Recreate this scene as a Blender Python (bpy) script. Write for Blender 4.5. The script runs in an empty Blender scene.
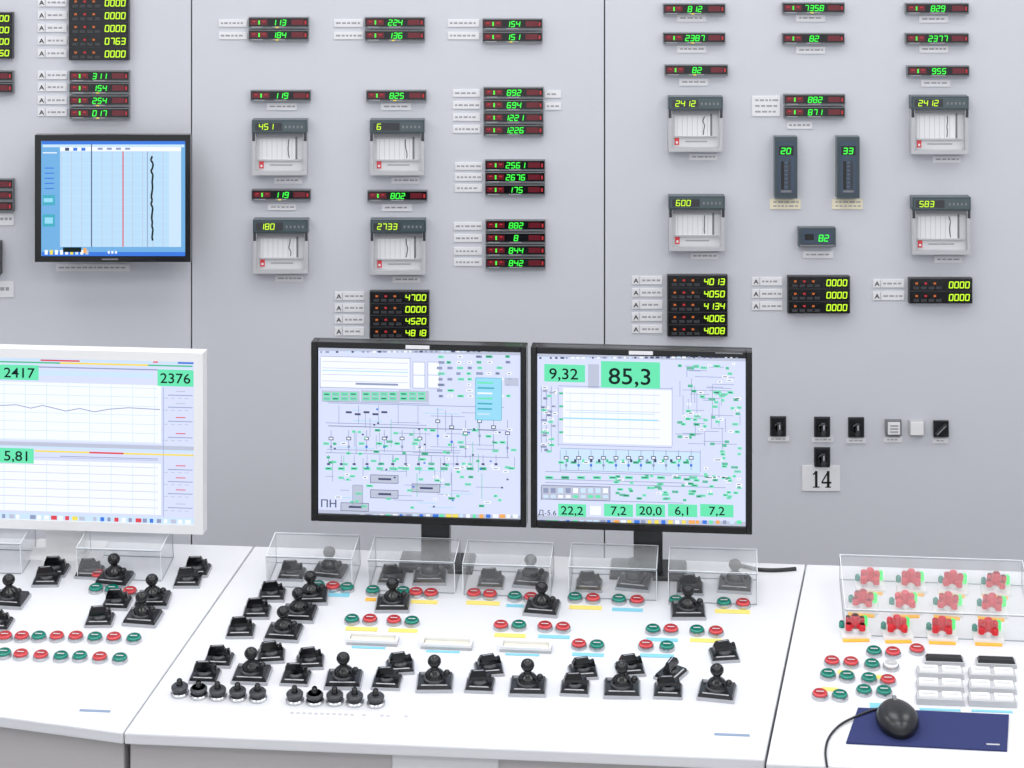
import bpy, math, random
from mathutils import Matrix, Vector
random.seed(7)
# ---------------- survey constants -----------------
F = 2213.0            # focal length in px of a 1024 px wide frame
CAM = Vector((0, -5.6, 2.34))
HOR = -183.0          # horizon row (lens is shifted down)
DW = 5.6
S = DW / F            # metres per photo px on the back wall
sc = bpy.context.scene
sc.view_settings.view_transform = 'Standard'

def lin(c):
    c = c / 255.0
    return c / 12.92 if c <= 0.04045 else ((c + 0.055) / 1.055) ** 2.4
MATS = {}
def mat(name, rgb, rough=0.5, metal=0.0, emit=0.0, noise=0.0, nscale=20, spec=0.5):
    if name in MATS: return MATS[name]
    m = bpy.data.materials.new(name); m.use_nodes = True
    nt = m.node_tree; b = nt.nodes['Principled BSDF']
    col = (lin(rgb[0]), lin(rgb[1]), lin(rgb[2]), 1)
    b.inputs['Base Color'].default_value = col
    b.inputs['Roughness'].default_value = rough
    b.inputs['Metallic'].default_value = metal
    b.inputs['Specular IOR Level'].default_value = spec
    if emit > 0:
        b.inputs['Base Color'].default_value = (col[0]*.1, col[1]*.1, col[2]*.1, 1)
        b.inputs['Emission Color'].default_value = col
        b.inputs['Emission Strength'].default_value = emit
    if noise > 0:
        n = nt.nodes.new('ShaderNodeTexNoise'); n.inputs['Scale'].default_value = nscale
        n.inputs['Detail'].default_value = 4
        tc = nt.nodes.new('ShaderNodeTexCoord')
        nt.links.new(tc.outputs['Object'], n.inputs['Vector'])
        r = nt.nodes.new('ShaderNodeMapRange')
        r.inputs['To Min'].default_value = 1 - noise; r.inputs['To Max'].default_value = 1 + noise
        nt.links.new(n.outputs['Fac'], r.inputs['Value'])
        mx = nt.nodes.new('ShaderNodeVectorMath'); mx.operation = 'SCALE'
        mx.inputs[0].default_value = col[:3]
        nt.links.new(r.outputs['Result'], mx.inputs['Scale'])
        nt.links.new(mx.outputs['Vector'], b.inputs['Base Color'])
    MATS[name] = m
    return m
def clear_mat(name, haze):
    m = bpy.data.materials.new(name); m.use_nodes = True
    nt = m.node_tree; nt.nodes.clear()
    o = nt.nodes.new('ShaderNodeOutputMaterial')
    t = nt.nodes.new('ShaderNodeBsdfTransparent'); t.inputs[0].default_value = (.99, .993, .995, 1)
    g = nt.nodes.new('ShaderNodeBsdfGlossy'); g.inputs['Roughness'].default_value = .08
    d = nt.nodes.new('ShaderNodeBsdfDiffuse'); d.inputs[0].default_value = (.93, .95, .97, 1)
    a = nt.nodes.new('ShaderNodeMixShader'); a.inputs[0].default_value = haze
    f = nt.nodes.new('ShaderNodeLayerWeight'); f.inputs[0].default_value = .5
    p = nt.nodes.new('ShaderNodeMath'); p.operation = 'POWER'; p.inputs[1].default_value = 4
    q = nt.nodes.new('ShaderNodeMath'); q.operation = 'MULTIPLY_ADD'; q.inputs[1].default_value = .45; q.inputs[2].default_value = .03
    b = nt.nodes.new('ShaderNodeMixShader')
    nt.links.new(t.outputs[0], a.inputs[1]); nt.links.new(d.outputs[0], a.inputs[2])
    nt.links.new(f.outputs['Facing'], p.inputs[0]); nt.links.new(p.outputs[0], q.inputs[0])
    nt.links.new(q.outputs[0], b.inputs[0]); nt.links.new(a.outputs[0], b.inputs[1]); nt.links.new(g.outputs[0], b.inputs[2])
    nt.links.new(b.outputs[0], o.inputs[0])
    return m
CLEAR = clear_mat('clear_acrylic', .03)
CLEART = clear_mat('clear_acrylic_top', .12)
WALL = mat('painted_panel_grey', (202, 204, 211), .6, noise=.015, nscale=3)
SEAM = mat('seam_dark', (70, 72, 78), .8)
DESK = mat('desk_white', (217, 218, 222), .35, noise=.01, nscale=6)
DESKB = mat('desk_body_grey', (176, 172, 172), .6, noise=.02, nscale=5)
FLOOR = mat('floor_grey', (160, 160, 160), .6, noise=.05)
CEIL = mat('ceiling_white', (235, 235, 235), .8, noise=.01)
BLACK = mat('black_plastic', (28, 29, 33), .3, noise=.1, nscale=60)
BLACKG = mat('black_gloss', (15, 15, 18), .14)
DARK = mat('dark_grey_plastic', (54, 56, 61), .4)
MID = mat('mid_grey_plastic', (120, 122, 126), .5)
LGREY = mat('light_grey_plastic', (184, 185, 189), .5)
LGREY2 = mat('pale_grey_plastic', (206, 207, 210), .4)
WHITE = mat('white_plastic', (230, 230, 231), .35)
PAPER = mat('paper_label', (226, 226, 229), .7)
INK = mat('ink_grey', (158, 158, 164), .8)
INKD = mat('ink_black', (30, 30, 30), .8)
STEEL = mat('steel', (200, 202, 206), .25, metal=.8)
SILV = mat('silver_trim', (180, 182, 188), .3, metal=.3)
RED = mat('red_lens', (214, 70, 76), .25)
REDK = mat('red_handle', (212, 18, 38), .3)
GREEN = mat('green_lens', (20, 138, 120), .25)
YEL = mat('yellow_label', (232, 212, 110), .6)
ORG = mat('orange_label', (240, 180, 60), .6)
BLUE = mat('blue_label', (125, 195, 215), .6)
NAVY = mat('navy_cloth', (36, 46, 98), .85, noise=.06, nscale=150)
DKRED = mat('dark_red_window', (104, 26, 38), .2)
LGRN = mat('led_green', (60, 255, 70), emit=1.2)
LYEL = mat('led_yellowgreen', (205, 255, 40), emit=1.1)
LAMB = mat('led_amber', (230, 120, 50), emit=.6)
LRED = mat('led_red', (220, 50, 60), emit=.6)
HEAD = mat('recorder_header', (62, 76, 82), .25)
HEAD2 = mat('recorder_window', (74, 88, 92), .12)
BARG = mat('bargraph_face', (58, 72, 90), .2)
CREAM = mat('cream_label', (236, 228, 200), .6)
STRIPE = mat('name_strip', (130, 150, 178), .6)
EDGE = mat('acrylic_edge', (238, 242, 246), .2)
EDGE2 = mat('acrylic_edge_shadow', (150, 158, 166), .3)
LAMPG = mat('bright_green_lamp', (60, 235, 110), .3, emit=1.1)
def em(n, rgb, e=1.0): return mat('screen_' + n, rgb, .3, emit=e, spec=.2)
SBG = em('lavender', (212, 219, 248)); SW = em('white', (240, 244, 254)); SGR = em('grey', (186, 192, 212))
SLN = em('line', (142, 152, 184)); SDK = em('dark', (66, 76, 108)); SGN = em('green', (105, 226, 175))
SGN2 = em('green2', (70, 190, 140)); SCY = em('cyan', (150, 214, 240)); SBK = em('text', (12, 40, 40), .6)
SRD = em('red', (220, 70, 80)); SYL = em('yellow', (240, 220, 90)); SBL = em('blue', (60, 120, 220)); SBL2 = em('paleblue', (200, 224, 248))
STL = em('teal', (70, 170, 190)); SOR = em('orange', (240, 170, 90))

class MB:
    def __init__(s):
        s.v = []; s.f = []; s.m = []; s.s = []; s.mats = []; s.M = Matrix.Identity(4)
    def add(s, vs, fs, mt, smooth=False):
        if mt not in s.mats: s.mats.append(mt)
        k = s.mats.index(mt); o = len(s.v)
        for v in vs: s.v.append(tuple(s.M @ Vector(v)))
        for f in fs:
            s.f.append([o + i for i in f]); s.m.append(k); s.s.append(smooth)
    def box(s, x0, y0, z0, x1, y1, z1, mt, top=None):
        if x1 < x0: x0, x1 = x1, x0
        if y1 < y0: y0, y1 = y1, y0
        if z1 < z0: z0, z1 = z1, z0
        tx = ty = 0
        if top: tx, ty = top
        vs = [(x0, y0, z0), (x1, y0, z0), (x1, y1, z0), (x0, y1, z0),
              (x0 + tx, y0 + ty, z1), (x1 - tx, y0 + ty, z1), (x1 - tx, y1 - ty, z1), (x0 + tx, y1 - ty, z1)]
        s.add(vs, [(3, 2, 1, 0), (4, 5, 6, 7), (0, 1, 5, 4), (1, 2, 6, 5), (2, 3, 7, 6), (3, 0, 4, 7)], mt)
    def cbox(s, c, d, mt, top=None):
        s.box(c[0] - d[0] / 2, c[1] - d[1] / 2, c[2], c[0] + d[0] / 2, c[1] + d[1] / 2, c[2] + d[2], mt, top)
    def lathe(s, pr, mt, c=(0, 0, 0), seg=20, share=False):
        if share:
            vs = []; fs = []
            for r, z in pr:
                for i in range(seg):
                    a = 2 * math.pi * i / seg; vs.append((c[0] + r * math.cos(a), c[1] + r * math.sin(a), c[2] + z))
            for j in range(len(pr) - 1):
                for i in range(seg):
                    fs.append((j * seg + i, j * seg + (i + 1) % seg, (j + 1) * seg + (i + 1) % seg, (j + 1) * seg + i))
            s.add(vs, fs, mt, True)
        else:
            for j in range(len(pr) - 1):
                s.lathe(pr[j:j + 2], mt, c, seg, True)
        r, z = pr[-1]
        if r > 1e-5:
            s.add([(c[0] + r * math.cos(2 * math.pi * i / seg), c[1] + r * math.sin(2 * math.pi * i / seg), c[2] + z) for i in range(seg)], [tuple(range(seg))], mt)
    def ball(s, c, r, mt, seg=20, zs=1.0, n=10):
        pr = [(max(1e-6, r * math.sin(math.pi * i / n)), -r * zs * math.cos(math.pi * i / n)) for i in range(n + 1)]
        s.lathe(pr, mt, c, seg, True)
    def quad(s, x0, z0, x1, z1, y, mt):   # faces -Y
        s.add([(x0, y, z0), (x1, y, z0), (x1, y, z1), (x0, y, z1)], [(0, 1, 2, 3)], mt)
    def line(s, p, q, w, y, mt):
        dx, dz = q[0] - p[0], q[1] - p[1]; l = math.hypot(dx, dz) or 1; nx, nz = -dz / l * w / 2, dx / l * w / 2
        s.add([(p[0] - nx, y, p[1] - nz), (q[0] - nx, y, q[1] - nz), (q[0] + nx, y, q[1] + nz), (p[0] + nx, y, p[1] + nz)], [(0, 1, 2, 3)], mt)
    def seg7(s, txt, x, z, w, h, y, mt, t=None, slant=.12):
        t = t or h * .16; T = {'0': 'abcdef', '1': 'bc', '2': 'abged', '3': 'abgcd', '4': 'fgbc', '5': 'afgcd', '6': 'afgedc', '7': 'abc', '8': 'abcdefg', '9': 'abcdfg', '-': 'g', ' ': ''}
        pitch = w / max(1, len(txt)); dw = pitch * .66
        for i, ch in enumerate(txt):
            a = x + i * pitch
            P = {'a': ((0, h), (dw, h)), 'g': ((0, h / 2), (dw, h / 2)), 'd': ((0, 0), (dw, 0)), 'f': ((0, h / 2), (0, h)), 'b': ((dw, h / 2), (dw, h)), 'e': ((0, 0), (0, h / 2)), 'c': ((dw, 0), (dw, h / 2))}
            for k in T.get(ch, ''):
                p, q = P[k]
                s.line((a + p[0] + slant * p[1], z + p[1]), (a + q[0] + slant * q[1], z + q[1]), t, y, mt)
    def text(s, txt, x, z, size, y, mt, align='LEFT', bold=0.0, wx=1.12):
        cu = bpy.data.curves.new('t', 'FONT'); cu.body = txt; cu.size = 1; cu.align_x = align; cu.resolution_u = 3; cu.offset = bold
        ob = bpy.data.objects.new('t', cu); sc.collection.objects.link(ob)
        dg = bpy.context.evaluated_depsgraph_get(); dg.update()
        me = bpy.data.meshes.new_from_object(ob.evaluated_get(dg))
        vs = [(x + v.co.x * size * wx, y, z + v.co.y * size) for v in me.vertices]
        s.add(vs, [tuple(p.vertices) for p in me.polygons], mt)
        bpy.data.meshes.remove(me); bpy.data.objects.remove(ob); bpy.data.curves.remove(cu)
    def mesh(s, name):
        me = bpy.data.meshes.new(name); me.from_pydata(s.v, [], s.f)
        for m in s.mats: me.materials.append(m)
        me.polygons.foreach_set('material_index', s.m); me.polygons.foreach_set('use_smooth', s.s)
        me.update(); return me
def put(me, name, M, bevel=0, parent=None):
    if isinstance(me, MB): me = me.mesh(name)
    ob = bpy.data.objects.new(name, me); sc.collection.objects.link(ob)
    ob.matrix_world = M
    if bevel:
        b = ob.modifiers.new('bevel', 'BEVEL'); b.width = bevel; b.segments = 2; b.limit_method = 'ANGLE'; b.angle_limit = math.radians(50)
        b.use_clamp_overlap = True
    return ob
T = Matrix.Translation

# ================= ROOM =================
def WX(u): return (u - 512) * S
def WZ(v): return CAM.z - (v - HOR) * S
XL, XR, H = -3.2, 3.2, 3.3
m = MB(); m.box(XL, .02, 0, XR, .12, H, SEAM)
seams = [XL, WX(-222), WX(191.5), WX(604.5), WX(1050), WX(1463), XR]
for a, b in zip(seams[:-1], seams[1:]):
    m.box(a + .0018, 0, .0, b - .0018, .03, H, WALL)
put(m, 'wall_back', Matrix.Identity(4))
m = MB(); m.box(XL, -6.6, -.1, XR, .12, 0, FLOOR); put(m, 'floor', Matrix.Identity(4))
m = MB(); m.box(XL, -6.6, H, XR, .12, H + .1, CEIL); put(m, 'ceiling', Matrix.Identity(4))
m = MB(); m.box(XL - .1, -6.6, 0, XL, .12, H, WALL); put(m, 'wall_left', Matrix.Identity(4))
m = MB(); m.box(XR, -6.6, 0, XR + .1, .12, H, WALL); put(m, 'wall_right', Matrix.Identity(4))

# ================= WALL DEVICES =================
class WD(MB):
    def __init__(s, u, v): super().__init__(); s.u = u; s.vv = v
    def X(s, u): return (u - s.u) * S
    def Z(s, v): return (s.vv - v) * S
    def wb(s, u0, v0, u1, v1, d0, d1, mt): s.box(s.X(u0), -d1, s.Z(v1), s.X(u1), -d0, s.Z(v0), mt)
    def wq(s, u0, v0, u1, v1, d, mt): s.quad(s.X(u0), s.Z(v1), s.X(u1), s.Z(v0), -d, mt)
    def place(s, name, bevel=0, dep=0):      # dep = depth at which the survey reading was taken
        k = 1 - dep / DW
        return put(s, name, T((WX(s.u) * k, 0, CAM.z + (WZ(s.vv) - CAM.z) * k)), bevel)

def label(u0, v0, u1, v1, mt=PAPER, lines=1):
    w = WD((u0 + u1) / 2, (v0 + v1) / 2); w.wb(u0, v0, u1, v1, 0, .003, mt)
    h = (v1 - v0) / (lines * 2 + 1)
    for i in range(lines):
        y = v0 + h * (1 + 2 * i); x = u0 + 3
        while x < u1 - 4:
            l = random.uniform(2, 6); w.wq(x, y + h * .1, min(x + l, u1 - 2), y + h * .75, .0033, INK); x += l + 1.3
    w.place('label_tag')
def labels_left(u0, u1, rows, A=False):
    w = WD((u0 + u1) / 2, rows[0])
    for r in rows:
        if A:
            w.wb(u0, r - 4, u0 + 7, r + 4, 0, .003, PAPER); w.wb(u0 + 8, r - 4, u1, r + 4, 0, .003, PAPER)
            w.text('A', w.X(u0 + 1.6), w.Z(r + 2.4), 6.2 * S, -.0034, INKD, 'LEFT', .02); x = u0 + 10
        else:
            w.wb(u0, r - 3.6, u1, r + 3.6, 0, .003, PAPER); x = u0 + 2
        while x < u1 - 4:
            l = random.uniform(2, 5); w.wq(x, r - .9, min(x + l, u1 - 1), r + .9, .0033, INK); x += l + 1.3
    w.place('label_tag')
def indicator(uc, rows, vals, wd=60, hh=11):
    w = WD(uc, sum(rows) / len(rows))
    for r, val in zip(rows, vals):
        u0, u1 = uc - wd / 2, uc + wd / 2; a, b = r - hh / 2, r + hh / 2
        w.wb(u0, a, u1, b, 0, .016, MID)
        w.wb(u0 + .8, a + .8, u1 - .8, b - 2.2, .016, .0185, BLACKG)
        w.wq(u0 + 2, a + 2.2, u0 + 19, b - 3.6, .0188, DKRED)
        w.wq(u1 - 17, a + 2.2, u1 - 5, b - 3.6, .0188, DKRED)
        w.wq(u0 + 10, a + 3, u0 + 11.4, b - 4, .019, LGRN)
        w.wq(u1 - 4, a + 3.2, u1 - 2.2, b - 4, .019, LRED)
        for k in (4, 14): w.wq(u0 + k, a + 3.4, u0 + k + 3, a + 4.6, .019, LRED)
        n = len(val); L = n * 5.0
        w.seg7(val, w.X(uc + 1 - L / 2), w.Z(b - 3.3), L * S, 5.2 * S, -.0192, LGRN, t=.9 * S, slant=.15)
        w.wq(u0 + 3, b - 1.9, u0 + 14, b - .9, .0163, LGREY); w.wq(u0 + 24, b - 1.9, u1 - 24, b - .9, .0163, LGREY)
        if n and random.random() < .4: w.wq(uc - 3, b - 1.6, uc, b - .4, .0168, SYL)
    w.place('digital_indicator', 0, .006)
indicator(279, [22.5, 35], ['113', '184']); indicator(395, [22.5, 35.5], ['224', '136']); indicator(512.5, [24, 37], ['154', '151'])
for a, b in ((219, 247), (334, 363), (448, 479)): labels_left(a, b, [23, 35.5])
indicator(281, [95.5], ['119']); indicator(396.5, [95.5], ['825'])
label(267, 103, 297, 110); label(381, 103, 411, 110)
indicator(281.5, [194.5], ['119'], 59); indicator(397.5, [195.5], ['802'])
label(268, 204, 296, 210); label(382, 204, 412, 211)
indicator(513.5, [92.5, 105, 117.5, 130], ['892', '694', '1221', '1226']); labels_left(453, 480, [93, 105, 117, 129]); labels_left(545, 561, [94, 106])
indicator(515, [165, 177, 189.5], ['2561', '2676', '175']); labels_left(455, 482, [166, 177, 188])
indicator(515.5, [225, 237.5, 250, 262.5], ['882', '8', '844', '842']); labels_left(454, 482, [226, 238, 251, 262])
indicator(100, [76, 88, 100.5, 113], ['311', '154', '254', '017'], 60); labels_left(38, 67, [75, 87, 100, 112], True)
indicator(-16, [76, 88], ['31', '44']); indicator(-16, [184, 195, 206], ['31', '44', '18'])
label(-40, 213, 14, 225); label(-40, 281, 14, 297)
for u, v, t, wd in ((694, 9, '812', 62), (694, 38, '2387', 62), (696, 70, '82', 63), (813, 8, '7358', 62), (813, 38.5, '82', 62), (936.5, 8.5, '829', 63), (936.5, 38.5, '2377', 63), (937.5, 71, '955', 62)):
    indicator(u, [v], [t], wd)
for u, v in ((694, 18), (694, 49), (696, 82), (813, 18), (813, 50), (936, 19), (936, 49), (938, 83)): label(u - 17, v - 3.5, u + 12, v + 3.5)
indicator(814, [99.5, 112], ['882', '871'], 61); label(752, 96, 780, 116, lines=3)
labels_left(787, 812, [125])

def counter(u0, u1, v0, v1, vals, nlab=None, lx=None):
    uc = (u0 + u1) / 2; w = WD(uc, (v0 + v1) / 2); n = len(vals); h = (v1 - v0) / n
    w.wb(u0, v0, u1, v1, 0, .02, DARK)
    for i, val in enumerate(vals):
        a = v0 + i * h
        w.wb(u0 + 1, a + .8, u1 - 1, a + h - .8, .02, .023, BLACKG)
        for k in range(3):
            w.wq(u0 + 6 + k * 9, a + h * .3, u0 + 8.5 + k * 9, a + h * .46, .0236, LAMB if k != 1 else LRED)
        for k in range(4):
            w.wb(u0 + 4 + k * 7.5, a + h * .62, u0 + 9.5 + k * 7.5, a + h * .84, .023, .0245, DARK)
        w.seg7(val, w.X(u1 - 23.5), w.Z(a + h * .73), 21.5 * S, h * .47 * S, -.0237, LYEL, t=1.0 * S, slant=.1)
    w.place('digital_counter', 0, .003)
    if lx:
        k = nlab or n
        labels_left(lx[0], lx[1], [v0 + (i + .5) * (v1 - v0) / k for i in range(k)], True)
counter(70, 130, -4, 59.5, ['0000', '0000', '0000', '0763', '0000'], None, (38, 67))
counter(-46, 14, 12, 58, ['1000', '1000', '3000', '1050'])
counter(370, 429.5, 290, 337, ['4700', '0000', '4520', '4818'], None, (335, 364))
counter(667, 727, 274, 335, ['4013', '4050', '4134', '4006', '4008'], None, (632, 662))
counter(787, 849, 275, 312, ['0000', '0000', '0000'], None, (752, 782))
counter(908, 971, 277, 302, ['0000', '0000'], None, (873, 904))

def recorder(u0, v0, u1, v1, val, tag=True):
    w = WD((u0 + u1) / 2, (v0 + v1) / 2); W_ = u1 - u0; Hh = v1 - v0
    w.wb(u0, v0 + 12, u0 + 3.5, v1, 0, .035, LGREY); w.wb(u1 - 3.5, v0 + 12, u1, v1, 0, .035, LGREY)
    w.wb(u0 + 3.5, v1 - 4, u1 - 3.5, v1, 0, .035, LGREY)
    w.wb(u0, v0, u1, v0 + 13, 0, .037, HEAD)
    w.wb(u0 + 1.5, v0 + 1.5, u1 - 1.5, v0 + 11.5, .037, .0385, HEAD2)
    w.wq(u0 + 3, v0 + 2.6, u0 + W_ * .55, v0 + 10.5, .0386, DARK)
    w.wb(u0 + 3.5, v0 + 13, u1 - 3.5, v0 + 17, 0, .031, MID)
    for x in (u0 + .2, u1 - 3): w.wb(x, v0 + 13, x + 2.8, v0 + 21, .035, .0355, DARK)
    w.wb(u0 + 3.5, v0 + 17, u1 - 3.5, v1 - 4, 0, .02, LGREY2)
    w.wq(u0 + 7, v0 + 20, u1 - 12, v1 - 15, .0204, PAPER)
    for k in range(7): w.wq(u0 + 9 + k * 5, v0 + 20, u0 + 9.4 + k * 5, v1 - 15, .0206, LGREY)
    w.wq(u1 - 12, v0 + 17, u1 - 10, v1 - 14, .0206, MID)
    w.wb(u0 + 6, v1 - 15, u1 - 6, v1 - 13.5, .02, .024, LGREY)
    tu = u0 + W_ * .66; pr = None
    for k in range(5):
        q = (w.X(tu + random.uniform(-1.2, 1.2)), w.Z(v0 + 20 + k * (Hh - 36) / 4))
        if pr: w.line(pr, q, .9 * S, -.0208, SEAM)
        pr = q
    w.wb(u0 + 6.5, v1 - 13, u0 + 11, v1 - 6, .02, .022, RED); w.wq(u0 + 7.7, v1 - 9.6, u0 + 9.8, v1 - 7.4, .0223, PAPER)
    w.wq(u0 + 17, v1 - 10, u1 - 15, v1 - 8.6, .0204, INK)
    w.seg7(val, w.X(u0 + 7), w.Z(v0 + 9.2), 5.2 * len(val) * S, 5.4 * S, -.0388, LYEL, t=.8 * S, slant=.1)
    for k in range(5): w.wq(u1 - 22 + k * 4, v0 + 5.5, u1 - 20 + k * 4, v0 + 8, .0387, MID)
    w.place('chart_recorder', 0, .016)
    if tag: label((u0 + u1) / 2 - 6, v1 + 3, (u0 + u1) / 2 + 22, v1 + 9.5)
for r in ((253, 119, 307.5, 174, '451'), (254, 218.5, 308.5, 272, '180'), (370.5, 119, 424.5, 174, '6'), (371, 218.5, 426, 273, '2733'),
          (668, 96, 722, 150.5, '2412'), (668.5, 195, 724, 249.5, '600'), (910, 95.5, 967, 153, '2412'), (911, 196, 969, 253, '583')): recorder(*r)

def bargraph(u0, u1, v0, v1, val):
    w = WD((u0 + u1) / 2, (v0 + v1) / 2)
    w.wb(u0, v0, u1, v1, 0, .03, HEAD); w.wb(u0 + 2.5, v0 + 4, u1 - 2.5, v1 - 4, .03, .032, BARG)
    w.wq(u0 + 4, v0 + 9, u1 - 4, v0 + 18, .0324, BLACKG)
    w.seg7(val, w.X(u0 + 6), w.Z(v0 + 16.5), 11 * S, 5.5 * S, -.0327, LGRN, t=S)
    w.wq(u0 + 6, v0 + 24, u0 + 9, v1 - 9, .0324, BLACKG); w.wq(u1 - 9, v0 + 24, u1 - 7, v1 - 9, .0324, DARK)
    for k in range(7): w.wq(u0 + 10, v0 + 25 + k * 4, u0 + 12.5, v0 + 25.6 + k * 4, .0326, MID)
    w.wb(u0 + 6, v1 - 8, u1 - 6, v1 - 6, .032, .034, MID)
    w.place('bargraph_meter', 0, .012)
    label(u0 - 4, v1 + 2, u1 + 4, v1 + 12, CREAM, 2)
bargraph(774, 796.5, 136, 197, '20'); bargraph(836, 858.5, 136, 197, '33')
w = WD(816.5, 236.5); w.wb(798, 227, 835, 246, 0, .025, HEAD); w.wb(801, 229, 832, 243, .025, .027, BARG)
w.seg7('82', w.X(818), w.Z(240), 11 * S, 6 * S, -.0273, LGRN, t=1.0 * S); w.wq(804, 233, 813, 239, .0273, BLACKG)
w.wb(799, 243.6, 834, 245.4, .025, .027, MID); w.place('panel_display', 0, .012)
label(803, 251, 833, 258, lines=1)

def wall_switch(u, v, hor=False):
    w = WD(u, v); w.wb(u - 7, v - 9, u + 7, v + 9, 0, .008, BLACK); w.wb(u - 8, v - 10, u + 8, v + 10, 0, .004, DARK)
    w.M = T((0, -.008, 0)) @ Matrix.Rotation(math.pi / 2, 4, 'X')
    w.lathe([(.014, 0), (.013, .012), (.011, .014)], BLACKG)
    w.M = Matrix.Identity(4)
    w.wb(u - 1.8, v - 6, u + 1.8, v + 6, .02, .034, DARK)
    w.wq(u - .6, v - 5, u + .6, v, .0343, LGREY)
    w.place('rotary_switch', .0006)
for u, v in ((778, 426), (822, 426.5), (856, 427), (822, 457)): wall_switch(u, v)
label(768, 436.5, 789, 441); label(812, 437, 833, 442); label(846, 438, 866, 443)
w = WD(893, 427); w.wb(885, 419, 901, 435, 0, .01, MID); w.wb(887, 421, 899, 433, .01, .016, WHITE)
for k in range(3): w.wq(889, 423.5 + 3 * k, 897, 425 + 3 * k, .0164, INK)
w.place('push_button_plate', .0006)
w = WD(916, 427); w.wb(908.5, 419.5, 923.5, 434.5, 0, .01, LGREY); w.wb(909.5, 420.5, 922.5, 433.5, .01, .016, WHITE); w.place('push_button_plate', .0006)
w = WD(940, 428); w.wb(933, 420, 948, 436, 0, .01, BLACK); w.M = T((0, -.01, 0)) @ Matrix.Rotation(math.radians(-45), 4, 'Y')
w.box(-.018, -.012, -.003, .018, 0, .003, DARK); w.box(-.016, -.0125, -.0006, .016, -.012, .0006, LGREY); w.M = Matrix.Identity(4)
w.place('selector_switch', .0005)
label(884, 437, 902, 442); label(933, 438, 948, 443)
w = WD(821, 478); w.wb(802, 465.5, 840, 490.5, 0, .004, PAPER)
def wl(a, b, c, d, t): w.line((w.X(a), w.Z(b)), (w.X(c), w.Z(d)), t * S, -.0044, INKD)
wl(816, 470.5, 816, 487, 2.6); wl(816.2, 471.2, 812.8, 474.2, 1.5); wl(812.6, 486.6, 819.4, 486.6, 1.1)
wl(828, 470.5, 828, 487, 2.6); wl(828, 471, 821.6, 481.8, 1.4); wl(821.2, 482.2, 831.2, 482.2, 1.8); wl(825, 486.6, 830.8, 486.6, 1.1)
w.place('number_plate')
# instrument at far left edge of the wall
w = WD(-10, 256); w.wb(-24, 240, 2.5, 273, 0, .03, BLACK); w.wb(-20, 245, -2, 268, .03, .034, DARK); w.place('panel_meter')

# wall monitor
w = WD(112.5, 198.5)
w.wb(70, 165, 155, 235, 0, .05, DARK)
w.wb(45, 144, 180, 252, .04, .075, BLACK)
w.wb(36, 136, 189, 261, .07, .095, BLACKG)
w.wb(42, 141.5, 184.5, 255.5, .0935, .0954, BLACKG)
D = .0957
def wq(a, b, c, d, mt, l=0): w.wq(a, b, c, d, D + .0003 * l, mt)
SB2 = em('photoblue', (112, 172, 222)); SB3 = em('chartblue', (182, 216, 242))
wq(42.5, 142, 184, 255, SB2)
wq(61, 152, 180, 246, SB3, 1); wq(61, 148, 180, 152, SW, 1); wq(43, 142, 184, 145, SBL, 1); wq(44, 145.5, 183, 148, SBL2, 2)
for k in range(12): wq(62 + k * 10, 152, 62.5 + k * 10, 246, SGR, 2)
for k in range(12): wq(61, 156 + k * 8, 180, 156.3 + k * 8, SBL2, 2)
for k in range(3): wq(66 + k * 8, 148.5, 70 + k * 8, 151.5, random.choice([SDK, SBL, SLN]), 3)
for k in range(4): wq(98 + k * 9, 148.5, 103 + k * 9, 150.5, SLN, 3)
wq(91.5, 145, 92.5, 246, SDK, 3); wq(122.5, 152, 123.5, 246, SRD, 3); wq(146.5, 152, 147.3, 246, SLN, 3)
pp = (151, 157)
for k in range(24):
    q = (151 + random.uniform(-1.0, 1.6), 157 + k * 3.6); w.line((w.X(pp[0]), w.Z(pp[1])), (w.X(q[0]), w.Z(q[1])), 1.8 * S, -(D + .0012), SBK); pp = q
wq(168, 152, 180, 246, SBL2, 3); wq(44, 195, 56, 205, STL, 3); wq(44, 214, 56, 226, STL, 3); wq(45, 198, 54, 202, SCY, 4); wq(46, 217, 54, 223, SCY, 4)
for k in range(5): wq(46, 168 + k * 5, 55, 169 + k * 5, SBL, 3)
wq(44, 153, 58, 154, SW, 3); wq(43, 247.5, 184, 255, SBL, 1); wq(43, 246.5, 184, 251, SB2, 2)
for k in range(9): wq(46 + k * 5, 249, 49 + k * 5, 253.5, random.choice([SW, SYL, SBL2, SGR]), 3)
for k in range(3): wq(108 + k * 3.5, 250, 110 + k * 3.5, 252.5, SW, 3)
wq(64, 246.3, 82, 251, SBK, 4); wq(84, 247, 87, 252, SOR, 5)
w.wq(102, 257.5, 118, 259, .0953, MID)
w.place('wall_monitor', .002, .095)
label(56, 264, 130, 271)

# ================= DESK =================
yaw = math.radians(5.6); tilt = math.radians(10)
P0 = Vector((0, CAM.y + 3.73, CAM.z - (749 - HOR) / F * 3.73))
e1 = Vector((math.cos(yaw), -math.sin(yaw), 0))
e2 = Vector((math.sin(yaw) * math.cos(tilt), math.cos(yaw) * math.cos(tilt), math.sin(tilt)))
nn = e1.cross(e2)
MD = Matrix(((e1.x, e2.x, nn.x, P0.x), (e1.y, e2.y, nn.y, P0.y), (e1.z, e2.z, nn.z, P0.z), (0, 0, 0, 1)))
def st(u, v):          # survey reading -> metres on the desk top (s along the edge, t towards the back)
    d = Vector(((u - 512) / F, 1, -(v - HOR) / F))
    k = (P0 - CAM).dot(nn) / d.dot(nn); p = CAM + d * k - P0
    return p.dot(e1), p.dot(e2)
tb = st(500, 554)[1]
sL0 = st(123, 733); sL1 = st(240, 566); sR0 = st(765, 760); sR1 = st(801, 588)
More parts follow.
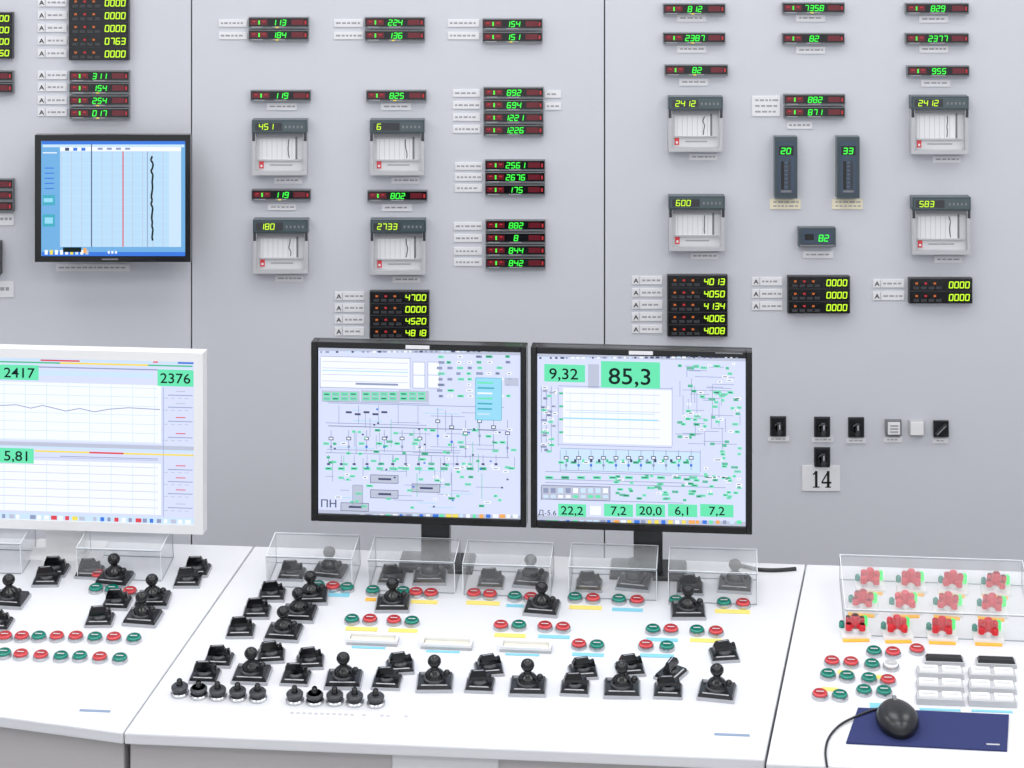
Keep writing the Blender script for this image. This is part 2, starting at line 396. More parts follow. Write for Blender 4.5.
def at_t(a, b, t): r = (t - a[1]) / (b[1] - a[1]); return (a[0] + r * (b[0] - a[0]), t)
A0 = at_t(sL0, sL1, 0); A1 = at_t(sL0, sL1, tb); B0 = at_t(sR0, sR1, 0); B1 = at_t(sR0, sR1, tb)
FL = st(-260, 681); g = .0013
secs = [([(FL[0], FL[1]), (A0[0] - g, A0[1]), (A1[0] - g, tb), (FL[0], tb)]),
        ([(A0[0] + g, 0), (B0[0] - g, 0), (B1[0] - g, tb), (A1[0] + g, tb)]),
        ([(B0[0] + g, -.012), (B0[0] + 1.15, -.012), (B0[0] + 1.15, tb), (B1[0] + g, tb)])]
MDi = MD.inverted()
for i, P in enumerate(secs):
    m = MB()
    n = len(P)
    m.add([(a, b, 0) for a, b in P] + [(a, b, -.022) for a, b in P], [tuple(range(n)), tuple(range(2 * n - 1, n - 1, -1))] + [(k, k + n, (k + 1) % n + n, (k + 1) % n)[::1] for k in range(n)], DESK)
    rec = .02
    Q = [(P[0][0] + .004, P[0][1] + rec), (P[1][0] - .004, P[1][1] + rec), (P[2][0] - .004, P[2][1] - .02), (P[3][0] + .004, P[3][1] - .02)]
    top = [(a, b, -.022) for a, b in Q]
    bot = []
    for t in top:
        wv = MD @ Vector(t); wv.z = 0; bot.append(tuple(MDi @ wv))
    m.add(top + bot, [(k, k + 4, (k + 1) % 4 + 4, (k + 1) % 4) for k in range(4)], DESKB)
    if i == 1:   # pale drawer front
        def fw(s, dz, off):
            wv = MD @ Vector((s, rec - off, -.022)); wv.z -= dz; return tuple(MDi @ wv)
        s0 = st(390, 745)[0]; s1 = st(497, 750)[0]
        vs = [fw(s0, .004, .006), fw(s1, .004, .006), fw(s1, .25, .006), fw(s0, .25, .006), fw(s0, .004, -.002), fw(s1, .004, -.002), fw(s1, .25, -.002), fw(s0, .25, -.002)]
        m.add(vs, [(3, 2, 1, 0), (0, 1, 5, 4), (1, 2, 6, 5), (2, 3, 7, 6), (3, 0, 4, 7)], LGREY2)
    put(m, 'control_desk', MD, .003)

def dput(me, name, u, v, rot=0, bevel=0, dz=0):
    s, t = st(u, v); return put(me, name, MD @ T((s, t, dz)) @ Matrix.Rotation(math.radians(rot), 4, 'Z'), bevel)

# templates ------------------------------------------------
def T_joy():
    m = MB(); m.cbox((0, 0, 0), (.066, .052, .006), SILV); m.cbox((0, 0, .006), (.062, .049, .006), BLACK, (.002, .002))
    m.cbox((0, -.0205, .0122), (.046, .003, .0003), LGREY)
    m.lathe([(.020, .012), (.020, .016), (.015, .019)], DARK)
    m.lathe([(.0175, .018), (.0175, .022), (.0135, .027), (.008, .031), (.0062, .035), (.0075, .039)], BLACKG, share=True)
    m.ball((0, 0, .046), .0122, BLACKG, zs=.9)
    m.M = Matrix.Rotation(math.radians(-20), 4, 'Z'); m.cbox((.015, 0, .019), (.016, .010, .007), BLACK, (.002, .002)); m.ball((.0235, 0, .028), .0062, BLACKG, 12)
    m.M = Matrix.Identity(4)
    m.cbox((-.022, .014, .012), (.008, .008, .003), MID)
    return m.mesh('joystick')
def T_key():
    m = MB(); m.cbox((0, 0, 0), (.052, .042, .005), SILV); m.cbox((0, 0, .005), (.049, .039, .005), BLACK, (.002, .002))
    m.cbox((0, -.016, .0102), (.034, .003, .0003), LGREY)
    m.lathe([(.0145, .010), (.0145, .014), (.011, .017)], DARK)
    m.M = Matrix.Rotation(math.radians(8), 4, 'Z')
    m.cbox((0, 0, .017), (.040, .014, .006), BLACKG, (.001, .001)); m.cbox((-.003, 0, .023), (.032, .011, .009), BLACKG, (.004, .002))
    m.cbox((.018, 0, .0155), (.008, .011, .010), BLACKG, (.002, .002))
    m.cbox((-.002, 0, .032), (.018, .0012, .0004), LGREY)
    return m.mesh('lever')
def T_knob():
    m = MB(); m.lathe([(.0165, 0), (.0165, .004), (.0145, .006)], STEEL)
    m.lathe([(.011, .006), (.011, .010)], DARK); m.lathe([(.014, .010), (.015, .012), (.015, .015), (.012, .018)], DARK)
    m.lathe([(.006, .018), (.005, .027), (.0035, .029)], BLACKG, seg=12)
    return m.mesh('knob')
JOY, KEY, KNOB = T_joy(), T_key(), T_knob()
def row(pts, cols, lab=None, size=1.0):
    s0, t0 = st(*pts[0]); m = MB()
    for (u, v), c in zip(pts, cols):
        s, t = st(u, v); c0 = (s - s0, t - t0, 0); k = size
        m.lathe([(.0148 * k, 0), (.0148 * k, .004), (.0140 * k, .0065)], STEEL, c0)
        m.lathe([(.0126 * k, .0065), (.0126 * k, .0095), (.0108 * k, .011)], {'r': RED, 'g': GREEN, 'w': WHITE}[c], c0)
        m.cbox((c0[0], c0[1], .0110), (.013, .0022, .0003), LGREY2)
    if lab:
        for (a, va), (b, vb), lm in lab:
            s, t = st(a, va); s2, t2 = st(b, vb)
            m.box(s - s0, min(t, t2) - t0, 0, s2 - s0, max(t, t2) - t0, .001, lm)
    put(m, 'push_button_row', MD @ T((s0, t0, 0)))

for u, v in ((330, 574), (430, 579), (531, 582), (634, 585), (735, 587), (393, 606), (542, 610), (688, 613), (311, 599), (299, 616), (284, 635),
             (252, 677), (344, 682), (435, 685), (528, 689), (622, 691), (717, 694), (115, 581), (143, 620), (153, 602), (10, 602), (-20, 600)):
    dput(JOY, 'joystick_switch', u, v, random.uniform(-8, 8))
for u, v, r in ((292, 576, 0), (392, 580, 0), (491, 584, 0), (589, 587, 0), (690, 590, 0), (272, 597, 5), (257, 614, 5), (241, 633, 5),
             (205, 678, 0), (219, 662, 0), (271, 658, 10), (296, 680, 0), (310, 664, 8), (387, 684, 0), (400, 669, 10), (480, 687, 0), (489, 671, 12),
             (575, 690, 0), (583, 674, 10), (630, 671, 10), (668, 693, 0), (671, 676, 60), (724, 657, 10),
             (55, 572, 0), (47, 582, 5), (197, 572, 0), (188, 583, 4), (117, 605, 0), (100, 622, 5), (-2, 626, 0), (90, 574, 0)):
    dput(KEY, 'rotary_lever_switch', u, v, r)
for u, v in ((180, 694), (199, 696), (218, 697), (238, 698), (258, 699), (295, 701), (315, 702), (335, 702), (355, 703), (376, 704)): dput(KNOB, 'locking_knob', u, v)
row([(373, 593), (403, 594), (416, 595), (431, 596)], 'ggrr', [((365, 601), (381, 598.5), ORG), ((398, 603), (438, 601), YEL)])
row([(474, 596), (490, 597), (515, 599), (531, 600)], 'rrgr', [((466, 604.5), (500, 602), YEL), ((506, 607), (524, 605), BLUE)])
row([(575, 600), (593, 601), (619, 602), (637, 603)], 'grgr', [((569, 609), (602, 606.5), YEL), ((612, 611), (643, 609), BLUE)])
row([(676, 603), (724, 605), (743, 606)], 'ggr', [((715, 613), (750, 610.5), YEL)])
row([(352, 622), (370, 622), (394, 623), (412, 624)], 'grrg', [((345, 630.5), (378, 628), YEL), ((388, 632), (418, 629.5), YEL)])
row([(501, 628), (519, 628), (545, 629), (563, 630)], 'rgrr', [((494, 637), (526, 634.5), YEL), ((538, 638), (570, 636), BLUE)])
row([(653, 632), (671, 632), (697, 633), (716, 634)], 'grgr', [((646, 641), (678, 639), BLUE), ((690, 642), (722, 639.5), YEL)])
row([(579, 647), (597, 648)], 'rg', [((572, 656), (604, 654), BLUE)])
row([(646, 648), (667, 649)], 'rg', [((640, 657), (674, 655), BLUE)])
row([(98, 577), (112, 592), (130, 594), (96, 591)], 'rgrg')
row([(318, 588), (333, 589), (347, 590)], 'grg', [((314, 596), (350, 594), BLUE)])
row([(5, 639), (22, 639), (39, 639), (57, 639), (76, 639), (95, 640), (114, 640), (134, 641)], 'rrgrrgrg')
row([(4, 656), (21, 657), (41, 658), (61, 659), (80, 659), (100, 660), (120, 661)], 'grrggrg')
row([(-14, 640), (-14, 656)], 'rg')
for u, v, wd in ((732, 735, .06), (95, 711, .055)):
    m = MB(); m.cbox((0, 0, 0), (wd, .006, .0008), STRIPE); dput(m, 'name_plate', u, v)
def tray(u, v):
    m = MB(); m.cbox((0, 0, 0), (.094, .026, .005), LGREY); m.cbox((0, .0095, .005), (.094, .006, .007), WHITE, (.001, .001)); m.cbox((0, -.0105, .005), (.094, .005, .005), WHITE, (.001, .001))
    for x in (-.0445, .0445): m.cbox((x, 0, .005), (.005, .024, .006), WHITE)
    m.cbox((0, -.0005, .005), (.08, .011, .002), CREAM)
    m.cbox((-.005, -.020, 0), (.062, .007, .001), BLUE)
    dput(m, 'label_tray', u, v, 0, .0006)
tray(373, 642); tray(447, 646); tray(526, 649)
m = MB(); s0, t0 = st(315, 720)
for u in range(292, 410, 6):
    s, t = st(u, 713 + (u - 292) * .03)
    if random.random() < .8: m.cbox((s - s0, t - t0, 0), (.006, .005, .0004), LGREY)
put(m, 'engraved_caption', MD @ T((s0, t0, 0)))

# clear covers
def cover(u, v, w_=.168, d=.092, h=.062, name='clear_switch_cover', topm=None):
    m = MB(); t = .0022
    m.box(-w_/2, -d/2, 0, w_/2, -d/2 + t, h, CLEAR); m.box(-w_/2, d/2 - t, 0, w_/2, d/2, h, CLEAR)
    m.box(-w_/2, -d/2 + t, 0, -w_/2 + t, d/2 - t, h, CLEAR); m.box(w_/2 - t, -d/2 + t, 0, w_/2, d/2 - t, h, CLEAR)
    m.box(-w_/2, -d/2, h, w_/2, d/2, h + t, topm or CLEART)
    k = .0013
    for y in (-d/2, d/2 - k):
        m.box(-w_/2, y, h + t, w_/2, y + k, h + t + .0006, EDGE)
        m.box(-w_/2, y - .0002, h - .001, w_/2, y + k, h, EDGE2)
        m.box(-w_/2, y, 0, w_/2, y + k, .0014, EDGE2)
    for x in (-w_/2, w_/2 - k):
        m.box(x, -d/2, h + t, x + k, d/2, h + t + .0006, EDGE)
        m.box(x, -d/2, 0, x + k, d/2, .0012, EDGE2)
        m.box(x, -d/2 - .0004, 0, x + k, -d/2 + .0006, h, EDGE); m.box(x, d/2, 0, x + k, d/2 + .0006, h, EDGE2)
    dput(m, name, u, v)
for u, v in ((314, 576), (415, 580), (509, 584), (614, 587), (713, 591), (126, 568), (-12, 561)): cover(u, v)

# ---- right section
def valve():
    m = MB(); m.cbox((0, 0, 0), (.056, .046, .005), WHITE, (.001, .001)); m.cbox((-.002, -.0275, 0), (.048, .009, .0015), ORG)
    m.lathe([(.012, .005), (.011, .014)], WHITE)
    for a in range(4):
        m.M = Matrix.Rotation(math.radians(a * 90 + 40), 4, 'Z'); m.box(0, -.0045, .014, .017, .0045, .022, REDK, (0, .001)); m.lathe([(.006, .013), (.006, .023), (.0045, .025)], REDK, (.0175, 0, 0), 12)
    m.M = Matrix.Identity(4); m.lathe([(.0085, .02), (.0075, .034), (.006, .036)], REDK, seg=14)
    m.lathe([(.005, .005), (.005, .014), (.003, .017)], GREEN, (-.023, .012, 0), 12)
    m.lathe([(.005, .005), (.005, .020), (.003, .023)], LAMPG, (.021, .018, 0), 12)
    return m.mesh('valve')
VAL = valve()
for r, (v, us) in enumerate(((588, (870, 911, 953, 996)), (610, (863, 905, 948, 992)), (635, (855, 897, 942, 988)))):
    for u in us: dput(VAL, 'valve_handle_switch', u, v + (u - 930) * .03, random.choice((-6, 0, 5)))
cover(935, 610, .345, .20, .05, 'clear_guard_box', clear_mat('guard_top', .06))
row([(832, 664), (851, 665), (874, 654), (893, 655), (872, 667), (891, 668), (917, 652)], 'rrgrgwr')
row([(828, 677), (847, 679), (869, 681), (888, 683)], 'gggr', [((838, 674), (852, 671), YEL), ((875, 679), (893, 676), YEL)])
row([(820, 697), (840, 698), (864, 693), (884, 694)], 'rggg', [((822, 691), (838, 688), YEL), ((870, 708), (892, 704), BLUE)])
def module(u, v):
    m = MB(); m.cbox((0, 0, 0), (.082, .028, .010), LGREY, (.001, .002))
    for k in (-1, 1): m.cbox((k * .02, .001, .010), (.034, .02, .004), WHITE, (.001, .002)); m.cbox((k * .02, .001, .014), (.022, .006, .001), LGREY2)
    dput(m, 'key_module', u, v, 0, .0008)
def bmod(u, v):
    m = MB(); m.cbox((0, 0, 0), (.07, .022, .008), LGREY); m.cbox((0, 0, .008), (.066, .018, .006), BLACK, (.003, .003)); dput(m, 'key_block', u, v, 0, .0006)
bmod(944, 663); bmod(996, 665)
for v in (675, 688, 701):
    module(940, v); module(992, v + 1.8)
for u in (940, 992):
    m = MB(); m.cbox((0, 0, 0), (.07, .006, .001), BLUE); dput(m, 'colour_strip', u, 710 + (u - 940) * .03)
# mouse pad
C = [st(858, 709), st(1009, 716), st(1007, 752), st(846, 744)]; cs = sum(c[0] for c in C) / 4; ct = sum(c[1] for c in C) / 4
m = MB(); vs = [(c[0] - cs, c[1] - ct, 0) for c in C] + [(c[0] - cs, c[1] - ct, .003) for c in C]
m.add(vs, [(0, 1, 2, 3), (7, 6, 5, 4), (0, 4, 5, 1), (1, 5, 6, 2), (2, 6, 7, 3), (3, 7, 4, 0)], NAVY)
s, t = st(993, 746); m.cbox((s - cs, t - ct, .003), (.022, .004, .0003), LGREY)
put(m, 'mouse_pad', MD @ T((cs, ct, 0)), .001)
# mouse
m = MB(); seg = 28; nr = 10; vs = []; fs = []
def mr(a):
    x = .0345 * math.cos(a); y = .052 * math.sin(a)
    x *= 1 - .10 * math.cos(2 * a + math.pi) * .5 - .06 * math.sin(a); return x, y
for j in range(nr + 1):
    ph = math.pi / 2 * j / nr; k = math.cos(ph) ** .75 if j < nr else 0
    for i in range(seg):
        a = 2 * math.pi * i / seg; x, y = mr(a); zz = .008 + .026 * math.sin(ph) - (.10 * (y * k) if y > 0 else .05 * y * k)
        vs.append((x * k, y * k, zz))
vs += [(mr(2 * math.pi * i / seg)[0] * .9, mr(2 * math.pi * i / seg)[1] * .92, 0) for i in range(seg)]
for j in range(nr):
    for i in range(seg): fs.append((j * seg + i, j * seg + (i + 1) % seg, (j + 1) * seg + (i + 1) % seg, (j + 1) * seg + i))
o = (nr + 1) * seg
for i in range(seg): fs.append((o + i, o + (i + 1) % seg, (i + 1) % seg, i))
m.add(vs, fs, BLACK, True)
m.M = T((0, .026, .027)) @ Matrix.Rotation(math.pi / 2, 4, 'Y'); m.lathe([(.001, -.0035), (.008, -.003), (.008, .003), (.001, .0035)], MID, seg=16); m.M = Matrix.Identity(4)
ms = dput(m, 'computer_mouse', 897, 725, 6, 0, .0032)
def cable(pts, name, r=.0020):
    cu = bpy.data.curves.new(name, 'CURVE'); cu.dimensions = '3D'; cu.bevel_depth = r; cu.bevel_resolution = 3
    sp = cu.splines.new('NURBS'); sp.points.add(len(pts) - 1); sp.order_u = 3; sp.use_endpoint_u = True
    for p, q in zip(sp.points, pts): p.co = (*q, 1)
    cu.materials.append(BLACK)
    ob = bpy.data.objects.new(name, cu); sc.collection.objects.link(ob); return ob
def dp(u, v, z=.0025): s, t = st(u, v); return tuple(MD @ Vector((s, t, z)))
cable([dp(893, 710, .012), dp(886, 710, .006), dp(872, 713, .006), dp(850, 721, .004), dp(838, 727), dp(828, 739), dp(825, 752), dp(826, 762), dp(827, 768)], 'mouse_cable')
cable([dp(738, 566), dp(752, 570), dp(765, 571.5), dp(782, 571.5), dp(796, 570)], 'power_cable', .004)

# ================= DESK MONITORS =================
class MON(MB):
    def __init__(s, uc, vc):
        super().__init__(); s.uc = uc; s.vc = vc
        s.dist = 4.27 / (1 + math.tan(yaw) * (uc - 512) / F); s.k = s.dist / F; s.fy = 0
    def X(s, u): return (u - s.uc) * s.k
    def Z(s, v, u=None): return (s.vc - v + (0 if u is None else .028 * (u - s.uc))) * s.k
    def q(s, u0, v0, u1, v1, mt, l=1):
        c = (u0 + u1) / 2; s.quad(s.X(u0), s.Z(v1, c), s.X(u1), s.Z(v0, c), -.0004 - .0002 * l, mt)
    def hl(s, u0, u1, v, mt=None, w=.5, l=2): s.q(u0, v - w / 2 + 0, u1, v + w / 2, mt or SLN, l)
    def vl(s, u, v0, v1, mt=None, w=.5, l=2): s.q(u - w / 2, v0, u + w / 2, v1, mt or SLN, l)
    def tx(s, t, u, v, size, mt=None, l=4, al='LEFT', b=0.008): s.text(t, s.X(u), s.Z(v, u), size * s.k, -.0004 - .0002 * l, mt or SBK, al, b)
    def frame(s, u0, v0, u1, v1, mt, l=2, w=.5):
        s.hl(u0, u1, v0, mt, w, l); s.hl(u0, u1, v1, mt, w, l); s.vl(u0, v0, v1, mt, w, l); s.vl(u1, v0, v1, mt, w, l)
    def case(s, hw, hh, bez, mt, bot, uoff=0):
        k = s.k; X = hw * k; Zh = hh * k; b = bez * k; bb = bot * k
        s.box(-X, -.006, -Zh, -X + b, .02, Zh, mt); s.box(X - b, -.006, -Zh, X, .02, Zh, mt)
        s.box(-X + b, -.006, Zh - b, X - b, .02, Zh, mt); s.box(-X + b, -.006, -Zh, X - b, .02, -Zh + bb, mt)
        s.box(-X, .02, -Zh, X, .03, Zh, mt); s.box(-X + .04, .03, -Zh + .04, X - .04, .05, Zh - .04, mt)
        s.box(-X + b, 0, -Zh + bb, X - b, .02, Zh - b, BLACKG)
    def place(s, name, stand_mt, neckw=.022, off=0.0):
        x = (s.uc - 512) / F * s.dist; y = CAM.y + s.dist; z = CAM.z - (s.vc - HOR) / F * s.dist
        M = T((x, y, z)) @ Matrix.Rotation(-yaw, 4, 'Z')
        foot = M @ Vector((off, .05, 0))
        zd = P0.z - (nn.x * (foot.x - P0.x) + nn.y * (foot.y - P0.y)) / nn.z
        h = zd - z
        s.box(off - neckw, .035, h + .004, off + neckw, .06, -.02, stand_mt)
        s.box(off - neckw * 1.5, .03, -.08, off + neckw * 1.5, .06, .04, stand_mt)
        Rx = Matrix.Rotation(tilt, 4, 'X')
        s.M = T((off, .05, h + .0003)) @ Rx; s.box(-.075, -.03, 0, .075, .045, .008, stand_mt, (.004, .004)); s.M = Matrix.Identity(4)
        put(s, name, M, .0015)

R = random.uniform
# --- left black
m = MON(418.5, 433.5); m.case(108.5, 90, 6, BLACKG, 7.5)
U0, U1, V0, V1 = 317, 521, 350, 519
m.q(U0, V0, U1, V1, SBG, 0); m.q(U0, V0, U1, V0 + 3, SGR, 1)
for k in range(38): m.q(319 + k * 5.3, V0 + .6, 319 + k * 5.3 + R(1.5, 4), V0 + 2.4, random.choice([SW, SDK, SLN, SBL2]), 2)
m.q(319, 357, 410, 388, SW, 1); m.frame(319, 357, 410, 388, SLN)
for k in range(4): m.hl(321, 408, 362 + k * 6.5, SGR, .5, 3)
m.hl(321, 408, 371, SCY, .7, 4); m.q(355, 383, 398, 385, SLN, 3)
for x, c in ((413, SW), (428, SW)): m.q(x, 362, x + 12, 388, c, 2); m.frame(x, 362, x + 12, 388, SLN, 3); m.hl(x, x + 12, 375, SLN, .5, 3)
def cell(x, y, w=7, h=3.6, c=None):
    m.q(x, y, x + w, y + h, c or random.choice([SGN, SGN, SGN2, SW]), 3); m.q(x + 1, y + h * .35, x + w - 1.5, y + h * .65, SLN if R(0, 1) < .5 else SDK, 4)
for g0 in (322, 362, 400):
    m.q(g0 - 1.5, 390.5, g0 + (37 if g0 < 400 else 29), 402, SGR, 2)
    for j in range(2):
        for k in range(4 if g0 < 400 else 3): cell(g0 + k * 9, 392 + j * 4.6, 7.5, c=SGN)
for r in range(8):
    for k in range(8):
        if R(0, 1) < .8: cell(438 + k * 9.8 + R(-1, 1), 355.5 + r * 5.6, R(4, 7), 2.6, random.choice([SGN, SGN, SW, SLN, SGN2]))
m.q(476, 378, 502, 420, SCY, 5); m.frame(476, 378, 502, 420, STL, 6)
for k in range(7): m.q(478, 382 + k * 5.2, 500 - R(2, 10), 383.6 + k * 5.2, random.choice([SGN, SW, SBL2, STL]), 7)
m.q(505, 378, 519, 386, SGR, 4)
for y in (402.5, 405, 424, 428, 451, 455): m.hl(321 + R(0, 8), R(425, 515), y, SDK if y == 428 else SLN, .6)
for k in range(5): m.vl(338 + k * 20, 405, 424, SLN)
def pump(x, y, h):
    m.vl(x, y, y + h, SLN, .6); m.q(x - 2.4, y + h * .3, x + 2.4, y + h * .3 + 3.4, SDK, 3); m.q(x - 1.6, y + h * .3 + .8, x + 1.6, y + h * .3 + 2.6, SW, 4)
    m.q(x - 1.2, y + h * .7, x + 1.2, y + h * .7 + 2.4, SBL if R(0, 1) < .4 else SLN, 3); cell(x - 8, y + h * .55, 6, 2.6)
for k in range(6): pump(330 + k * 18, 430, 22)
for k in range(6): pump(438 + k * 14, 408 + (k % 3) * 6, 38)
for k in range(14):
    x = 326 + k * 13; m.q(x, 463, x + 3, 465, SDK, 3); m.vl(x + 1.5, 455, 463, SLN); cell(x - 2, 467, 7, 3)
for k in range(5): m.q(345 + k * 9, 411 + (k % 2) * 2, 351 + k * 9, 413 + (k % 2) * 2, SDK, 3)
for (a, b) in ((370, 475), (370, 490), (340, 503), (412, 484)):
    m.q(a, b, a + 28, b + 8, SGR, 2); m.frame(a, b, a + 28, b + 8, SDK, 3); m.q(a + 8, b + 3, a + 21, b + 5, SDK, 4)
m.q(352, 485, 362, 505, SGR, 2); m.frame(352, 485, 362, 505, SLN, 3)
for k in range(85): cell(R(325, 512), R(428, 507), R(3, 7), 2.4)
for k in range(30):
    x = R(325, 515); y = R(408, 480); m.vl(x, y, y + R(8, 30), random.choice([SLN, SGN2, SLN, SLN]), .5)
for k in range(34):
    x = R(322, 480); m.hl(x, x + R(8, 38), R(408, 508), random.choice([SLN, SLN, SCY]), .5)
for k in range(24):
    x = R(322, 512); y = R(408, 508); m.q(x, y, x + 2, y + 1.6, random.choice([SDK, SBL, SDK]), 5)
m.tx('ПН', 319, 507, 10.5, SDK)
m.q(U0, 512.5, U1, V1, SGR, 1)
for k in range(30): m.q(319 + k * 6.7, 514, 319 + k * 6.7 + R(3, 6), 517.6, random.choice([SW, SBL2, SYL, SLN, SGN, SOR, SBL]), 2)
m.quad(m.X(406), m.Z(348.3, 418), m.X(430), m.Z(344.5, 418), -.0063, PAPER)
m.place('desktop_monitor', BLACK, .028, .028)

# --- right black
m = MON(641, 439.5); m.case(110.5, 91, 6, BLACKG, 7.5)
U0, U1, V0, V1 = 537, 745, 356, 525
m.q(U0, V0, U1, V1, SBG, 0); m.q(U0, V0, U1, V0 + 3, SGR, 1)
for k in range(38): m.q(539 + k * 5.3, V0 + .6, 539 + k * 5.3 + R(1.5, 4), V0 + 2.4, random.choice([SW, SDK, SLN, SBL2]), 2)
m.q(544, 364, 585, 381.5, SGN, 5); m.tx('9,32', 548.5, 378.3, 15.5, l=6)
m.q(601, 361.5, 660, 388, SGN, 5); m.tx('85,3', 608, 383.5, 23, l=6)
m.q(563, 389, 672, 444, SW, 1); m.frame(558, 387, 672, 446, SLN)
for k in range(6): m.hl(565, 660, 394 + k * 8.5, SGR, .5, 3)
for k in range(8): m.vl(570 + k * 12, 391, 440, SBL2, .5, 3)
m.hl(563, 658, 419, SCY, 1.2, 4); m.hl(570, 655, 413, SBL2, 1, 4)
for k in range(4): m.q(559, 392 + k * 13, 563, 394 + k * 13, SGN2, 4)
for k in range(95):
    if R(0, 1) < .65: cell(R(677, 737), R(362, 445), R(3, 7), 2.6)
    else: cell(R(540, 553), R(385, 450), R(4, 6), 2.4, random.choice([SGN, SW, SLN, SGR]))
for k in range(16): x = R(676, 740); y = R(362, 430); m.vl(x, y, y + R(10, 40), SLN, .5)
for k in range(26): x = R(675, 715); m.hl(x, x + R(8, 28), R(364, 446), SLN, .5)
for x in (541, 546, 551): m.vl(x, 386, 452, SLN, .6)
m.q(588, 364, 599, 388, SGR, 1)
m.q(560, 450, 700, 472, SBL2, 1); m.frame(560, 450, 700, 472, SLN, 2)
for k in range(11): pump(566 + k * 12.5, 450, 20)
for k in range(12): cell(545 + k * 16, 476, 8, 3)
for y in (474, 481, 485, 501): m.hl(545, R(680, 738), y, SLN, .6)
for k in range(16): m.q(566 + k * 8, 459, 568.4 + k * 8, 462, random.choice([SDK, SGN2, SGN, SLN]), 5)
m.q(541, 486, 610, 500, SGR, 2); m.frame(541, 486, 610, 500, SDK, 3)
for k in range(9): m.q(543 + k * 7.5, 488, 548 + k * 7.5, 493, random.choice([SW, SLN, SBL2]), 4); m.q(543 + k * 7.5, 495, 548 + k * 7.5, 498, random.choice([SW, SGN, SBL2]), 4)
for k in range(60): cell(R(613, 737), R(474, 499), R(3, 7), 2.4)
for k in range(20): cell(R(702, 738), R(446, 476), R(3, 7), 2.4)
m.tx('Д-5.6', 537.5, 515, 7.2, SBK, b=0)
for a, b, t in ((558, 586, '22,2'), (604, 633, '7,2'), (636, 665, '20,0'), (668, 697, '6,1'), (700, 733, '7,2')):
    m.q(a, 504, b, 516.5, SGN, 5); m.tx(t, (a + b) / 2, 514.6, 12, l=6, al='CENTER')
m.q(590, 506, 601, 515, SW, 4)
m.q(U0, 518.5, U1, V1, SGR, 1)
for k in range(30): m.q(539 + k * 6.8, 520, 539 + k * 6.8 + R(3, 6), 523.6, random.choice([SW, SBL2, SYL, SLN, SGN, SOR, SBL]), 2)
m.quad(m.X(629), m.Z(354, 641), m.X(653), m.Z(350.2, 641), -.0063, PAPER)
m.q(715, 352, 742, 353.4, MID, 30)
m.place('desktop_monitor', BLACK, .028, .012)

# --- white monitor at left
m = MON(70, 439.5); m.case(136, 90, 9, WHITE, 9)
U0, U1, V0, V1 = -56, 197, 358, 521.5
def q(a, b, c, d, mt, l=1): m.quad(m.X(a), m.Z(d), m.X(c), m.Z(b), -.0004 - .0002 * l, mt)
q(U0, 358.5, U1, 521.5, SBG, 0); q(U0, 358.5, U1, 361, SBL2, 2); q(-50, 362.5, 195, 364, SGN2, 2); q(60, 362.3, 150, 364, SYL, 3)
q(155, 358.6, 160, 360.5, SRD, 4); q(40, 360, 80, 361.5, SRD, 4); q(180, 358.6, 196, 361, SBL, 3)
q(U0, 383, 163, 441, SW, 1)
for k in range(7): q(U0, 386 + k * 9, 160, 386.5 + k * 9, SBL2, 2)
for k in range(9): q(-20 + k * 22, 383, -19.5 + k * 22, 441, SBL2, 2)
pts = [(-56, 405), (0, 407), (15, 406), (30, 409), (42, 406), (52, 408), (66, 411), (80, 408), (95, 411), (110, 408), (130, 406), (162, 407)]
for a, b in zip(pts[:-1], pts[1:]): m.line((m.X(a[0]), m.Z(a[1])), (m.X(b[0]), m.Z(b[1])), .8 * m.k, -.0014, SLN)
q(36, 367, 160, 368.2, SLN, 2); q(36, 371, 155, 376, SBL2, 2)
q(-30, 366, 38, 381, SGN, 4); m.text('2417', m.X(2), m.Z(378.6), 14 * m.k, -.0020, SBK, 'LEFT', .008, 1.15)
q(159.5, 367, 196, 383.5, SGN, 4); m.text('2376', m.X(162), m.Z(380.3), 14 * m.k, -.0020, SBK, 'LEFT', .008, 1.12)
for y in (388, 400, 414, 430, 462, 474, 486, 500):
    q(170, y + 4, 195, y + 4.8, SLN, 3); q(178, y, 188, y + .9, SRD if y % 4 else SGR, 3)
    for k in range(4): q(166 + k * 7, y + 7, 170 + k * 7, y + 7.8, SGR, 3)
q(165, 385, 165.6, 514, SLN, 3)
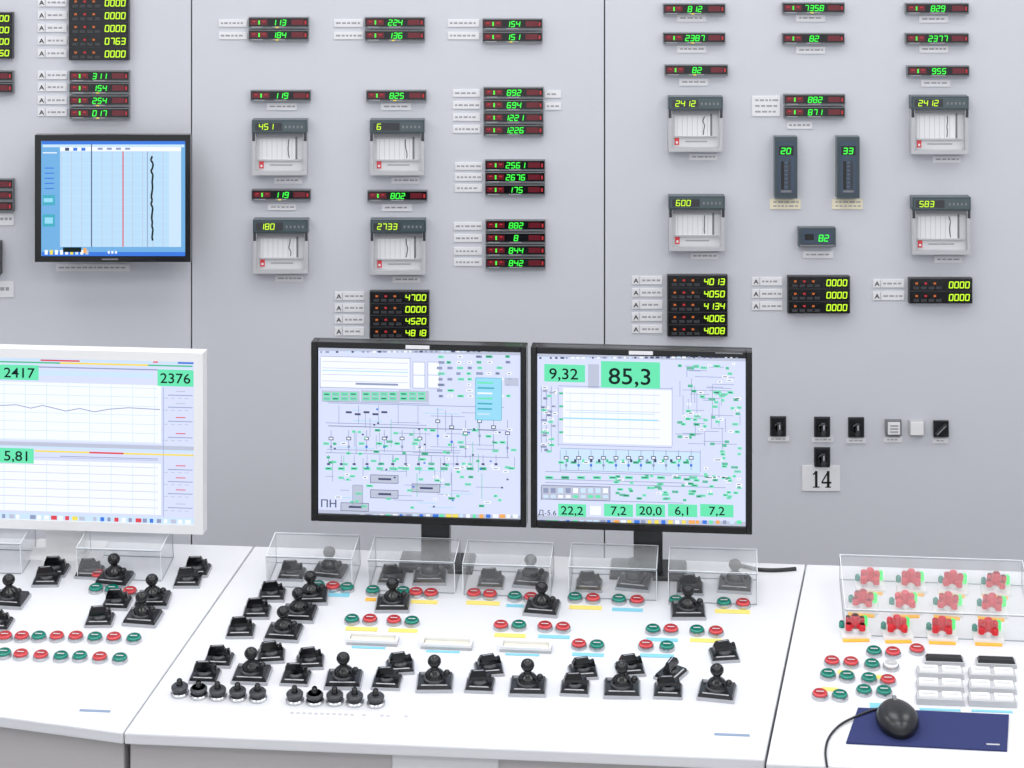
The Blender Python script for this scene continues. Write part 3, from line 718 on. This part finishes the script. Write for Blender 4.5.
q(U0, 443, U1, 447, SGR, 2); q(U0, 447, U1, 449, SBL2, 3); q(34, 451, 196, 452.6, SYL, 3); q(90, 451, 125, 452.6, SRD, 4); q(60, 456, 160, 456.7, SLN, 3); q(34, 457.5, 160, 458.3, SGR, 3)
q(U0, 461, 163, 512, SW, 1)
for k in range(6): q(U0, 465 + k * 8, 160, 465.5 + k * 8, SGR, 2)
for k in range(9): q(-20 + k * 22, 461, -19.5 + k * 22, 512, SBL2, 2)
q(-30, 449.5, 33, 464.5, SGN, 4); m.text('5,81', m.X(2), m.Z(462), 14 * m.k, -.0020, SBK, 'LEFT', .008, 1.15)
q(U0, 514.5, U1, 521.5, SBL2, 2)
for k in range(34): q(-50 + k * 7.2, 516, -50 + k * 7.2 + R(3, 6), 520, random.choice([SW, SBL, SYL, SGR, SW, SBL2, SRD, SLN]), 4)
m.place('desktop_monitor', WHITE, .04, -.02)

# ================= LIGHT / CAMERA =================
wd = bpy.data.worlds.new('World'); sc.world = wd; wd.use_nodes = True
wd.node_tree.nodes['Background'].inputs[0].default_value = (.93, .96, 1, 1); wd.node_tree.nodes['Background'].inputs[1].default_value = 1.13
LP = mat('lamp_panel', (255, 255, 255), emit=2.0)
for x in (-2.1, 0, 2.1):
    for y in (-1.1, -3.0, -4.9):
        m = MB(); m.box(-.62, -.62, -.04, .62, .62, -.01, WHITE); m.box(-.6, -.6, -.045, .6, .6, -.04, LP)
        put(m, 'ceiling_lamp', T((x, y, H + .01)))
        L = bpy.data.lights.new('ceiling_light', 'AREA'); L.shape = 'RECTANGLE'; L.size = 1.2; L.size_y = 1.2; L.energy = 14; L.color = (1, .99, .98)
        o = bpy.data.objects.new('ceiling_area_light', L); sc.collection.objects.link(o); o.location = (x, y, H - .05)
cd = bpy.data.cameras.new('camera'); cam = bpy.data.objects.new('camera', cd); sc.collection.objects.link(cam)
cam.location = CAM; cam.rotation_euler = (math.pi / 2, 0, 0)
cd.sensor_width = 36; cd.sensor_fit = 'HORIZONTAL'; cd.lens = F / 1024 * 36; cd.shift_y = -(384 - HOR) / 1024
cd.clip_start = .05
sc.camera = cam
